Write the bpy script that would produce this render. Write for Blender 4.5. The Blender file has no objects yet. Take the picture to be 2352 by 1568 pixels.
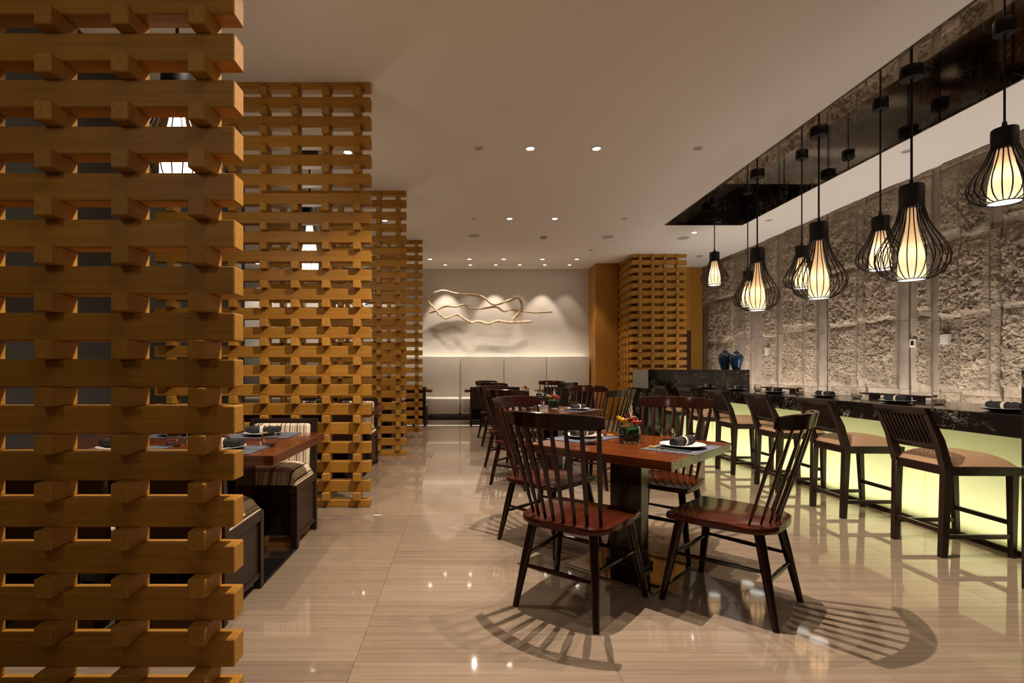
import bpy, bmesh, math, random
from mathutils import Vector, Matrix, noise
R = math.radians
random.seed(7)
S = bpy.context.scene
C = S.collection

# ------------------------------------------------------------------ camera, world, exposure
H = 3.7            # ceiling height
CAMZ = 1.2
cd = bpy.data.cameras.new('camera'); cam = bpy.data.objects.new('camera', cd); C.objects.link(cam)
cam.location = (0, 0, CAMZ); cam.rotation_euler = (R(90), 0, 0)
cd.sensor_width = 36; cd.lens = 18.0
cd.shift_x = 108/2352; cd.shift_y = 64/2352
cd.clip_start = 0.05; cd.clip_end = 60
S.camera = cam
S.view_settings.view_transform = 'Standard'; S.view_settings.look = 'None'
S.view_settings.exposure = -0.05; S.view_settings.gamma = 1.0
S.view_settings.use_curve_mapping = False
w = bpy.data.worlds.new('world'); S.world = w; w.use_nodes = True
w.node_tree.nodes['Background'].inputs[0].default_value = (0.9, 0.75, 0.6, 1)
w.node_tree.nodes['Background'].inputs[1].default_value = 0.02
try:
    S.cycles.max_bounces = 7; S.cycles.diffuse_bounces = 4; S.cycles.glossy_bounces = 4
    S.cycles.transmission_bounces = 6; S.cycles.transparent_max_bounces = 12
    S.cycles.sample_clamp_indirect = 4.0; S.cycles.caustics_reflective = False; S.cycles.caustics_refractive = False
    S.cycles.blur_glossy = 0.5
except Exception: pass

WARM = (1.0, 0.82, 0.66)
SPOT_W = 150.0
def spot(x, y, z, power, cone=100, blend=0.45, target=None, col=WARM, rad=0.010):
    l = bpy.data.lights.new('downlight_beam', 'SPOT'); l.energy = power; l.color = col
    l.spot_size = R(cone); l.spot_blend = blend; l.shadow_soft_size = rad
    o = bpy.data.objects.new('downlight_beam', l); C.objects.link(o); o.location = (x, y, z)
    if target:
        o.rotation_euler = (Vector(target)-Vector((x, y, z))).to_track_quat('-Z', 'Y').to_euler()
    return o
def area(name, loc, rot, sx, sy, power, col=WARM):
    l = bpy.data.lights.new(name, 'AREA'); l.shape = 'RECTANGLE'; l.size = sx; l.size_y = sy
    l.energy = power; l.color = col
    o = bpy.data.objects.new(name, l); C.objects.link(o); o.location = loc; o.rotation_euler = rot
    return o
# hidden strip lights the room has: wall grazer behind the bar, backrest and under-seat strips, bar panel
area('wall_uplight', (5.16, 6.6, 0.60), (R(180), R(22), 0), 0.05, 9.4, 135, (1.0, 0.92, 0.82))
area('backrest_uplight', (-1.2, 12.66, 1.44), (R(180), 0, 0), 8.4, 0.04, 12, (1.0, 0.9, 0.68))
area('seat_underlight', (-1.2, 12.12, 0.125), (0, 0, 0), 8.4, 0.04, 5, (1.0, 0.88, 0.66))
area('bar_uplight', (3.74, 5.65, 0.05), (R(180), 0, 0), 0.10, 5.4, 34, (1.0, 0.955, 0.74))

# ------------------------------------------------------------------ materials
def mat(name, base, rough=0.5, metal=0.0, **k):
    m = bpy.data.materials.new(name); m.use_nodes = True
    p = m.node_tree.nodes['Principled BSDF']
    p.inputs['Base Color'].default_value = (*base, 1); p.inputs['Roughness'].default_value = rough
    p.inputs['Metallic'].default_value = metal
    for a, v in k.items(): p.inputs[a.replace('_', ' ')].default_value = v
    return m
def N(m, t, **k):
    n = m.node_tree.nodes.new(t)
    for a, v in k.items(): setattr(n, a, v)
    return n
def L(m, a, b): m.node_tree.links.new(a, b)
def P(m): return m.node_tree.nodes['Principled BSDF']
def coords(m, scale=(1, 1, 1), rnd=True, kind='Object'):
    tc = N(m, 'ShaderNodeTexCoord'); mp = N(m, 'ShaderNodeMapping'); mp.inputs['Scale'].default_value = scale
    L(m, tc.outputs[kind], mp.inputs['Vector'])
    if rnd:
        oi = N(m, 'ShaderNodeObjectInfo'); mu = N(m, 'ShaderNodeMath', operation='MULTIPLY'); mu.inputs[1].default_value = 57.0
        L(m, oi.outputs['Random'], mu.inputs[0])
        cx = N(m, 'ShaderNodeCombineXYZ')
        for i in range(3): L(m, mu.outputs[0], cx.inputs[i])
        L(m, cx.outputs[0], mp.inputs['Location'])
    return mp.outputs[0]
def ramp(m, fac, stops):
    r = N(m, 'ShaderNodeValToRGB'); e = r.color_ramp.elements
    while len(e) < len(stops): e.new(0.5)
    for i, (p, c) in enumerate(stops):
        e[i].position = p; e[i].color = (*c, 1)
    L(m, fac, r.inputs[0]); return r.outputs[0]
def noi(m, vec, scale, detail=4, rough=0.55, dist=0.0):
    n = N(m, 'ShaderNodeTexNoise'); n.inputs['Scale'].default_value = scale; n.inputs['Detail'].default_value = detail
    n.inputs['Roughness'].default_value = rough; n.inputs['Distortion'].default_value = dist
    L(m, vec, n.inputs['Vector']); return n.outputs['Fac']
def bump(m, fac, strength, dist=0.002):
    b = N(m, 'ShaderNodeBump'); b.inputs['Strength'].default_value = strength; b.inputs['Distance'].default_value = dist
    L(m, fac, b.inputs['Height']); L(m, b.outputs[0], P(m).inputs['Normal'])
def varied(m, col, amount=0.25):
    """tone differs a little from one piece to the next"""
    oi = N(m, 'ShaderNodeObjectInfo'); mr = N(m, 'ShaderNodeMapRange')
    mr.inputs['To Min'].default_value = 1-amount; mr.inputs['To Max'].default_value = 1+amount
    L(m, oi.outputs['Random'], mr.inputs['Value'])
    v = N(m, 'ShaderNodeVectorMath', operation='SCALE'); L(m, col, v.inputs[0]); L(m, mr.outputs[0], v.inputs['Scale'])
    return v.outputs[0]
def wood(name, c1, c2, rough, axis='x', scale=1.0, coat=0.0, var=0.12):
    m = mat(name, c1, rough, Coat_Weight=coat, Coat_Roughness=0.12)
    sc = {'x': (1.2, 26, 26), 'y': (26, 1.2, 26), 'z': (26, 26, 1.2)}[axis]
    v = coords(m, tuple(s*scale for s in sc))
    f = noi(m, v, 2.2, 5, 0.6, 0.3)
    c = ramp(m, f, [(0.3, c1), (0.72, c2)])
    L(m, varied(m, c, var), P(m).inputs['Base Color']); bump(m, f, 0.12)
    return m
M = {}
M['oak'] = wood('oak_lattice', (0.31, 0.145, 0.018), (0.44, 0.215, 0.032), 0.5, 'x', 1, 0.0)
M['oak_end'] = wood('oak_block', (0.32, 0.155, 0.022), (0.45, 0.23, 0.042), 0.5, 'y', 1, 0.0)
M['oak_panel'] = wood('oak_panel', (0.33, 0.14, 0.018), (0.45, 0.21, 0.032), 0.45, 'z', 0.8, 0.0)
for k_ in ('oak','oak_end','oak_panel'): P(M[k_]).inputs['Specular IOR Level'].default_value = 0.3
#SPEC
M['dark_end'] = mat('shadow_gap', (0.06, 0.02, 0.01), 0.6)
M['chair'] = wood('mahogany_chair', (0.010, 0.003, 0.002), (0.026, 0.0065, 0.0035), 0.15, 'z', 0.8, 0.2)
M['seat'] = wood('mahogany_seat', (0.030, 0.0065, 0.0035), (0.075, 0.015, 0.007), 0.14, 'y', 0.7, 0.1)
M['table'] = wood('mahogany_table', (0.065, 0.014, 0.004), (0.175, 0.045, 0.011), 0.15, 'x', 0.5, 0.25)
M['stool'] = wood('walnut_stool', (0.012, 0.006, 0.004), (0.026, 0.012, 0.008), 0.3, 'z', 0.8, 0.15)
M['booth'] = wood('black_brown_frame', (0.018, 0.009, 0.007), (0.032, 0.016, 0.011), 0.4, 'z', 0.8, 0.1)
for k_ in ('chair','stool','booth','seat','table'): P(M[k_]).inputs['Specular IOR Level'].default_value = 0.28
M['leather'] = mat('tan_leather', (0.48, 0.305, 0.185), 0.38)
v = coords(M['leather'], (1, 1, 1)); bump(M['leather'], noi(M['leather'], v, 160, 3), 0.15, 0.001)
M['black'] = mat('matt_black_metal', (0.008, 0.007, 0.007), 0.45, 0.3)
M['wire'] = mat('black_wire', (0.012, 0.009, 0.008), 0.35, 0.5)
M['steel'] = mat('mirror_steel', (0.62, 0.58, 0.52), 0.06, 1.0)
M['base_black'] = mat('polished_black_base', (0.01, 0.009, 0.009), 0.08)
M['white'] = mat('white_china', (0.8, 0.79, 0.76), 0.15)
M['napkin'] = mat('charcoal_napkin', (0.018, 0.019, 0.023), 0.85)
M['ring'] = mat('pale_napkin_ring', (0.7, 0.66, 0.56), 0.3)
M['trim'] = mat('white_light_trim', (0.75, 0.72, 0.68), 0.4)
M['grille'] = mat('grey_speaker_grille', (0.42, 0.38, 0.33), 0.7)
M['paint'] = mat('ceiling_paint', (0.77, 0.71, 0.65), 0.85)
M['wallwhite'] = mat('white_wall_plaster', (0.66, 0.63, 0.58), 0.8)
M['darkwall'] = mat('dark_green_grey_wall', (0.03, 0.031, 0.027), 0.7)
M['beigewall'] = mat('beige_wall', (0.36, 0.30, 0.24), 0.8)
M['grout'] = mat('grout', (0.19, 0.145, 0.10), 0.4)
M['blue'] = mat('blue_glaze', (0.004, 0.05, 0.15), 0.12, Coat_Weight=0.5)
v = coords(M['blue'], (1, 1, 1)); L(M['blue'], ramp(M['blue'], noi(M['blue'], v, 9, 4), [(0.35, (0.002, 0.03, 0.10)), (0.7, (0.01, 0.09, 0.2))]), P(M['blue']).inputs['Base Color'])
M['glass'] = mat('clear_glass', (0.95, 0.93, 0.9), 0.02, Transmission_Weight=1.0, IOR=1.45)
M['leaf'] = mat('green_leaf', (0.02, 0.10, 0.012), 0.35)
M['yellow'] = mat('yellow_petal', (0.85, 0.62, 0.05), 0.5)
M['red'] = mat('coral_petal', (0.72, 0.10, 0.05), 0.5)
M['purple'] = mat('purple_petal', (0.13, 0.015, 0.05), 0.5)
M['grass'] = mat('pale_stem', (0.55, 0.5, 0.42), 0.5)
M['stickgold'] = mat('gilt_stick_tip', (0.5, 0.26, 0.07), 0.3)
M['driftwood'] = wood('bleached_driftwood', (0.32, 0.21, 0.12), (0.78, 0.62, 0.42), 0.7, 'z', 0.5)
M['greystone'] = mat('grey_granite_cap', (0.16, 0.155, 0.14), 0.3)
v = coords(M['greystone']); L(M['greystone'], ramp(M['greystone'], noi(M['greystone'], v, 60, 3), [(0.35, (0.10, 0.10, 0.09)), (0.7, (0.22, 0.215, 0.19))]), P(M['greystone']).inputs['Base Color'])

# polished cross-cut limestone floor
m = M['tile'] = mat('striped_limestone', (0.42, 0.33, 0.24), 0.045, IOR=1.6)
v = coords(m, (0.5, 24, 1))
f = noi(m, v, 1.9, 7, 0.66, 0.25)
c = ramp(m, f, [(0.25, (0.190, 0.140, 0.098)), (0.5, (0.265, 0.205, 0.150)), (0.78, (0.33, 0.265, 0.202))])
L(m, varied(m, c, 0.11), P(m).inputs['Base Color'])

# black marble with white veins
def marble(name, rough, ior=1.55):
    m = mat(name, (0.01, 0.009, 0.009), rough, IOR=ior)
    v = coords(m, (1, 1, 1), rnd=False)
    n1 = noi(m, v, 2.4, 8, 0.62, 1.3); n2 = noi(m, v, 5.5, 6, 0.6, 1.6)
    outs = []
    for n, wd in ((n1, 0.015), (n2, 0.009)):
        s = N(m, 'ShaderNodeMath', operation='SUBTRACT'); L(m, n, s.inputs[0]); s.inputs[1].default_value = 0.5
        a = N(m, 'ShaderNodeMath', operation='ABSOLUTE'); L(m, s.outputs[0], a.inputs[0])
        r = N(m, 'ShaderNodeMapRange'); r.inputs['From Max'].default_value = wd; r.inputs['To Min'].default_value = 1; r.inputs['To Max'].default_value = 0
        L(m, a.outputs[0], r.inputs['Value']); outs.append(r.outputs[0])
    mx = N(m, 'ShaderNodeMath', operation='MAXIMUM'); L(m, outs[0], mx.inputs[0]); L(m, outs[1], mx.inputs[1])
    gate = noi(m, v, 3.3, 3); g = N(m, 'ShaderNodeMapRange'); g.inputs['From Min'].default_value = 0.48; g.inputs['From Max'].default_value = 0.62
    L(m, gate, g.inputs['Value'])
    mu = N(m, 'ShaderNodeMath', operation='MULTIPLY'); L(m, mx.outputs[0], mu.inputs[0]); L(m, g.outputs[0], mu.inputs[1])
    L(m, ramp(m, mu.outputs[0], [(0.0, (0.011, 0.009, 0.008)), (1.0, (0.38, 0.34, 0.28))]), P(m).inputs['Base Color'])
    return m
M['marble'] = marble('black_veined_marble', 0.09)
M['sidemarble'] = marble('dark_mirror_marble_side', 0.06, 2.0)
M['mirrormarble'] = marble('dark_mirror_marble', 0.03, 2.3)
m = M['mirrormarble']; P(m).inputs['Metallic'].default_value = 1.0
for r_ in [n for n in m.node_tree.nodes if n.type == 'VALTORGB']:
    r_.color_ramp.elements[0].color = (0.74, 0.66, 0.58, 1); r_.color_ramp.elements[1].color = (0.6, 0.53, 0.46, 1)

# rock-faced sandstone
m = M['stone'] = mat('rock_faced_sandstone', (0.33, 0.26, 0.2), 0.9)
v = coords(m, (1, 1, 1)); f = noi(m, v, 3.0, 7, 0.6); f2 = noi(m, v, 40, 6, 0.7)
c = ramp(m, f, [(0.3, (0.21, 0.160, 0.110)), (0.55, (0.35, 0.275, 0.200)), (0.8, (0.46, 0.37, 0.275))])
L(m, varied(m, c, 0.12), P(m).inputs['Base Color']); bump(m, f2, 0.9, 0.02)
m = M['smoothstone'] = mat('sawn_sandstone', (0.27, 0.215, 0.17), 0.85)
v = coords(m, (1, 1, 1)); f = noi(m, v, 5.0, 6, 0.6); f2 = noi(m, v, 90, 4, 0.6)
c = ramp(m, f, [(0.3, (0.20, 0.155, 0.12)), (0.75, (0.32, 0.26, 0.205))])
L(m, varied(m, c, 0.12), P(m).inputs['Base Color']); bump(m, f2, 0.3, 0.004)
M['stoneback'] = mat('joint_shadow', (0.02, 0.016, 0.012), 0.95)

# striped upholstery (stripes run across local x)
m = M['stripe'] = mat('striped_upholstery', (0.6, 0.5, 0.36), 0.8)
v = coords(m, (1, 0.0, 0.0)); f = noi(m, v, 105, 2, 0.6)
c = ramp(m, f, [(0.36, (0.035, 0.018, 0.012)), (0.42, (0.26, 0.15, 0.09)), (0.47, (0.72, 0.62, 0.45)), (0.6, (0.85, 0.77, 0.6)), (0.7, (0.4, 0.24, 0.15))])
L(m, c, P(m).inputs['Base Color'])
# silver woven upholstery
m = M['silver'] = mat('silver_grey_upholstery', (0.5, 0.48, 0.43), 0.36, 0.2)
v = coords(m, (60, 60, 160)); f = noi(m, v, 3, 2); bump(m, f, 0.25, 0.002)
L(m, ramp(m, f, [(0.35, (0.46, 0.43, 0.37)), (0.7, (0.66, 0.63, 0.56))]), P(m).inputs['Base Color'])
# slate-blue woven place mat
m = M['mat'] = mat('slate_woven_mat', (0.07, 0.085, 0.12), 0.5)
v = coords(m, (1, 120, 1)); f = noi(m, v, 3, 3)
L(m, ramp(m, f, [(0.35, (0.03, 0.035, 0.05)), (0.55, (0.10, 0.12, 0.17)), (0.72, (0.42, 0.46, 0.55))]), P(m).inputs['Base Color'])
# frosted glass front of the bar, lit from behind
m = M['frost'] = bpy.data.materials.new('frosted_backlit_glass'); m.use_nodes = True
nt = m.node_tree; nt.nodes.remove(nt.nodes['Principled BSDF'])
tr = N(m, 'ShaderNodeBsdfTranslucent'); tr.inputs[0].default_value = (0.94, 0.93, 0.76, 1)
df = N(m, 'ShaderNodeBsdfDiffuse'); df.inputs[0].default_value = (0.75, 0.78, 0.5, 1)
gl = N(m, 'ShaderNodeBsdfGlossy'); gl.inputs['Roughness'].default_value = 0.12
mx = N(m, 'ShaderNodeMixShader'); mx.inputs[0].default_value = 0.25; L(m, tr.outputs[0], mx.inputs[1]); L(m, df.outputs[0], mx.inputs[2])
m2 = N(m, 'ShaderNodeMixShader'); m2.inputs[0].default_value = 0.04; L(m, mx.outputs[0], m2.inputs[1]); L(m, gl.outputs[0], m2.inputs[2])
L(m, m2.outputs[0], nt.nodes['Material Output'].inputs[0])
def emit(name, col, s):
    m = bpy.data.materials.new(name); m.use_nodes = True
    m.node_tree.nodes.remove(m.node_tree.nodes['Principled BSDF'])
    e = N(m, 'ShaderNodeEmission'); e.inputs[0].default_value = (*col, 1); e.inputs[1].default_value = s
    L(m, e.outputs[0], m.node_tree.nodes['Material Output'].inputs[0]); return m
M['lens'] = emit('lit_downlight_lens', (1.0, 0.93, 0.8), 14)
M['lens_dim'] = mat('unlit_downlight_lens', (0.32, 0.28, 0.24), 0.4)
M['bulb_disc'] = emit('pendant_diffuser', (1.0, 0.93, 0.82), 3.0)
M['booth_shade'] = emit('booth_pendant_shade', (1.0, 0.86, 0.66), 19.0)
M['boxwhite'] = mat('light_box_lining', (0.85, 0.86, 0.7), 0.8)
# pleated lamp fabric glowing from the bulb inside
m = M['shade'] = bpy.data.materials.new('pendant_shade_fabric'); m.use_nodes = True
nt = m.node_tree; nt.nodes.remove(nt.nodes['Principled BSDF'])
tr = N(m, 'ShaderNodeBsdfTranslucent'); tr.inputs[0].default_value = (0.95, 0.78, 0.55, 1)
em = N(m, 'ShaderNodeEmission'); em.inputs[0].default_value = (1.0, 0.58, 0.32, 1); em.inputs[1].default_value = 0.26
ad = N(m, 'ShaderNodeAddShader'); L(m, tr.outputs[0], ad.inputs[0]); L(m, em.outputs[0], ad.inputs[1])
L(m, ad.outputs[0], nt.nodes['Material Output'].inputs[0])

# ------------------------------------------------------------------ mesh helpers
def new(): return bmesh.new()
def box(bm, x0, x1, y0, y1, z0, z1, bev=0.0, seg=1, T=None):
    vs = [bm.verts.new(Vector(p)) for p in ((x0,y0,z0),(x1,y0,z0),(x1,y1,z0),(x0,y1,z0),(x0,y0,z1),(x1,y0,z1),(x1,y1,z1),(x0,y1,z1))]
    fs = [bm.faces.new([vs[i] for i in q]) for q in ((3,2,1,0),(4,5,6,7),(0,1,5,4),(1,2,6,5),(2,3,7,6),(3,0,4,7))]
    if T: bmesh.ops.transform(bm, matrix=T, verts=vs)
    if bev:
        es = set(e for f in fs for e in f.edges)
        bmesh.ops.bevel(bm, geom=list(es), offset=bev, segments=seg, affect='EDGES', profile=0.5)
def hexa(bm, b, t, bev=0.0):
    """solid from 4 bottom and 4 top corners"""
    vs = [bm.verts.new(Vector(p)) for p in list(b)+list(t)]
    fs = [bm.faces.new([vs[i] for i in q]) for q in ((3,2,1,0),(4,5,6,7),(0,1,5,4),(1,2,6,5),(2,3,7,6),(3,0,4,7))]
    if bev: bmesh.ops.bevel(bm, geom=list(set(e for f in fs for e in f.edges)), offset=bev, segments=1, affect='EDGES', profile=0.5)
def bar(bm, p, q, w1, d1, w2=None, d2=None, bev=0.0):
    """tapered square bar from p (w1,d1) to q (w2,d2), cross-section in xy"""
    w2 = w1 if w2 is None else w2; d2 = d1 if d2 is None else d2
    def r(c, w, d): return [(c[0]-w/2,c[1]-d/2,c[2]),(c[0]+w/2,c[1]-d/2,c[2]),(c[0]+w/2,c[1]+d/2,c[2]),(c[0]-w/2,c[1]+d/2,c[2])]
    hexa(bm, r(p, w1, d1), r(q, w2, d2), bev)
def tube(bm, pts, rad, n=8, cap=True, flat=1.0, side=None):
    """tube through pts; rad scalar or list; flat squashes it across the 'side' direction"""
    pts = [Vector(p) for p in pts]; rings = []
    rad = rad if isinstance(rad, (list, tuple)) else [rad]*len(pts)
    up = Vector((0, 0, 1)) if side is None else Vector(side)
    prev = None
    for i, p in enumerate(pts):
        t = (pts[min(i+1, len(pts)-1)]-pts[max(i-1, 0)]).normalized()
        if prev is None:
            a = up if abs(t.dot(up)) < 0.95 else Vector((1, 0, 0))
            u = (a - t*a.dot(t)).normalized()
        else: u = (prev - t*prev.dot(t)).normalized()
        prev = u; vv = t.cross(u)
        rings.append([bm.verts.new(p + (u*math.cos(2*math.pi*k/n)*flat + vv*math.sin(2*math.pi*k/n))*rad[i]) for k in range(n)])
    for a, b in zip(rings, rings[1:]):
        for k in range(n): bm.faces.new((a[k], a[(k+1) % n], b[(k+1) % n], b[k]))
    if cap:
        bm.faces.new(rings[0][::-1]); bm.faces.new(rings[-1])
def lathe(bm, prof, n=24, c=(0, 0, 0), cap0=True, cap1=True):
    rings = [[bm.verts.new((c[0]+r*math.cos(2*math.pi*k/n), c[1]+r*math.sin(2*math.pi*k/n), c[2]+z)) for k in range(n)] for r, z in prof]
    for a, b in zip(rings, rings[1:]):
        for k in range(n): bm.faces.new((a[k], a[(k+1) % n], b[(k+1) % n], b[k]))
    if cap0: bm.faces.new(rings[0][::-1])
    if cap1: bm.faces.new(rings[-1])
def prism(bm, poly, z0, z1, bev=0.0, seg=1):
    a = [bm.verts.new((x, y, z0)) for x, y in poly]; b = [bm.verts.new((x, y, z1)) for x, y in poly]
    n = len(poly); fs = [bm.faces.new(a[::-1]), bm.faces.new(b)]
    for k in range(n): bm.faces.new((a[k], a[(k+1) % n], b[(k+1) % n], b[k]))
    if bev: bmesh.ops.bevel(bm, geom=list(set(e for f in fs for e in f.edges)), offset=bev, segments=seg, affect='EDGES', profile=0.5)
def mesh(name, bm, m, smooth=True, ang=35):
    bmesh.ops.recalc_face_normals(bm, faces=bm.faces)
    if smooth:
        for f in bm.faces: f.smooth = True
        a = R(ang)
        for e in bm.edges:
            if len(e.link_faces) == 2 and e.calc_face_angle(0) > a: e.smooth = False
    me = bpy.data.meshes.new(name); bm.to_mesh(me); bm.free()
    if m: me.materials.append(m)
    return me
def put(name, me, parent=None, loc=None, rot=None, scale=None):
    o = bpy.data.objects.new(name, me); C.objects.link(o)
    if parent: o.parent = parent
    if loc: o.location = loc
    if rot: o.rotation_euler = rot
    if scale: o.scale = scale
    return o
def obj(name, bm, m, parent=None, **k): return put(name, mesh(name, bm, m), parent, **k)
def tag(o, label, cat, group=None):
    o['label'] = label; o['category'] = cat
    if group: o['group'] = group
    return o
def thing(name, label, cat, loc=(0, 0, 0), rz=0.0, group=None):
    o = bpy.data.objects.new(name, None); C.objects.link(o); o.empty_display_size = 0.1
    o.location = loc; o.rotation_euler = (0, 0, rz); return tag(o, label, cat, group)
KIDS = {}
def kids(o):
    return [c for c in o.children]
def dup(o, label=None, loc=None, rz=None, group=None, scale=None):
    def cp(s, par):
        c = s.copy(); C.objects.link(c); c.parent = par
        for ch in list(s.children): cp(ch, c)
        return c
    c = cp(o, None)
    if label: c['label'] = label
    if group: c['group'] = group
    if loc: c.location = loc
    if rz is not None: c.rotation_euler = (0, 0, rz)
    if scale: c.scale = scale
    return c
def struct(name, bm, m, parent=None):
    o = obj(name, bm, m, parent)
    if parent is None: o['kind'] = 'structure'
    return o

# ------------------------------------------------------------------ room shell
XL, XR, YB, YF = -6.2, 5.98, -3.0, 12.78
WX = 5.83                       # face of the stone wall
bm = new(); box(bm, XL, XR, YB, YF, -0.10, -0.006); floor = struct('floor', bm, M['grout'])
TW, TD = 1.06, 0.53
bm = new(); box(bm, 0.0006, TW-0.0006, 0.0006, TD-0.0006, -0.02, 0, 0.0007)
tile_me = mesh('tile', bm, M['tile'], smooth=False)
ix0 = -6
for iy in range(-4, 21):
    for ix in range(-5, 6):
        x, y = -0.453+ix*TW, 2.103+iy*TD
        if y+TD > 12.8: continue
        put('tile', tile_me, floor, loc=(x, y, 0.0))
# ceiling with the long recess over the bar
RX0, RX1, RY0, RY1, RD = 3.47, 4.79, 0.6, 8.855, 0.35
bm = new()
box(bm, XL, RX0, YB, YF, H, H+0.08); box(bm, RX1, XR, YB, YF, H, H+0.08)
box(bm, RX0, RX1, RY1, YF, H, H+0.08); box(bm, RX0, RX1, YB, RY0, H, H+0.08)
ceiling = struct('ceiling', bm, M['paint'])
rec = bpy.data.objects.new('trim_1', None); C.objects.link(rec); rec['kind'] = 'structure'
t = 0.02
npan = 6; seg = (RY1-RY0)/npan
for i in range(npan):
    bm = new(); box(bm, RX0, RX1, RY0+i*seg+0.0015, RY0+(i+1)*seg-0.0015, H+RD, H+RD+t); obj('soffit_slab', bm, M['mirrormarble'], rec)
    bm = new(); box(bm, RX1-0.001, RX1+t, RY0+i*seg+0.0015, RY0+(i+1)*seg-0.0015, H-0.005, H+RD); obj('side_slab', bm, M['sidemarble'], rec)
    bm = new(); box(bm, RX0-t, RX0+0.001, RY0+i*seg+0.0015, RY0+(i+1)*seg-0.0015, H-0.005, H+RD); obj('side_slab', bm, M['sidemarble'], rec)
bm = new(); box(bm, RX0-t, RX1+t, RY1-0.001, RY1+t, H-0.005, H+RD+t); obj('end_slab', bm, M['sidemarble'], rec)
bm = new(); box(bm, RX0-t, RX1+t, RY0-t, RY0+0.001, H-0.005, H+RD+t); obj('end_slab', bm, M['sidemarble'], rec)

bm = new(); box(bm, XL, 3.10, 12.75, 12.85, 0, H); struct('wall_back', bm, M['wallwhite'])
bm = new(); box(bm, XL-0.1, XL, YB, YF+0.1, 0, H); struct('wall_left', bm, M['darkwall'])
bm = new(); box(bm, XL, XR, YB-0.1, YB, 0, H); struct('wall_front', bm, M['beigewall'])

bm = new(); box(bm, -2.96, -2.84, YB, 6.6, 0, H); struct('wall_booth', bm, M['darkwall'])

# oak clad pillar beside the white wall, oak wall beyond it with the door slot
pil = bpy.data.objects.new('wall_oak_pillar', None); C.objects.link(pil); pil['kind'] = 'structure'
bm = new(); box(bm, 3.08, 3.62, 12.1, 12.84, 0, H-0.001, 0.003); obj('panel', bm, M['oak_panel'], pil)
oakw = bpy.data.objects.new('wall_oak', None); C.objects.link(oakw); oakw['kind'] = 'structure'
bm = new(); box(bm, 3.62, 5.518, 12.5, 12.84, 2.15, H-0.001, 0.003); obj('upper_panel', bm, M['oak_panel'], oakw)
bm = new(); box(bm, 3.62, 5.30, 12.5, 12.84, 0, 2.145, 0.003); obj('lower_panel', bm, M['oak_panel'], oakw)
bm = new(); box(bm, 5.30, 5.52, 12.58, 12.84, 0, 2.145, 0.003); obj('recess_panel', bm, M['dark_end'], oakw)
bm = new(); box(bm, 5.52, 5.80, 12.5, 12.84, 0, H-0.001, 0.003); obj('edge_panel', bm, M['oak_panel'], oakw)

# ------------------------------------------------------------------ stone wall behind the bar
bm = new(); box(bm, WX+0.10, XR+0.12, YB, YF+0.1, 0, H); wallr = struct('wall_right', bm, M['stoneback'])
cols = [(12.67,12.16,'m',0),(12.16,11.82,'r',1),(11.82,11.06,'r',0),(11.06,10.62,'m',1),(10.62,10.435,'m',0),(10.435,9.965,'s',0),
        (9.965,9.535,'r',0),(9.535,9.347,'s',1),(9.347,8.80,'r',0),(8.80,8.667,'m',0),(8.667,8.454,'r',0),(8.454,8.24,'s',1),
        (8.24,8.143,'s',0),(8.143,7.584,'r',0),(7.584,7.42,'m',1),(7.42,6.88,'r',0),(6.88,6.715,'s',1),(6.715,6.561,'s',0),
        (6.561,6.384,'r',0),(6.384,6.272,'s',1),(6.272,6.001,'r',0),(6.001,5.666,'r',0),(5.666,5.542,'m',1),
        (5.542,5.05,'r',0),(5.05,4.88,'s',1),(4.88,4.35,'r',0),(4.35,4.1,'m',0),(4.1,3.9,'s',1),(3.9,3.3,'r',0),(3.3,3.05,'s',0),
        (3.05,2.5,'r',1),(2.5,2.2,'s',0),(2.2,1.6,'r',0)]
CR = [(0.0, 0.02),(0.02,0.92),(0.92,1.82),(1.82,2.72),(2.72,3.62),(3.62,3.7)]
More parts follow.
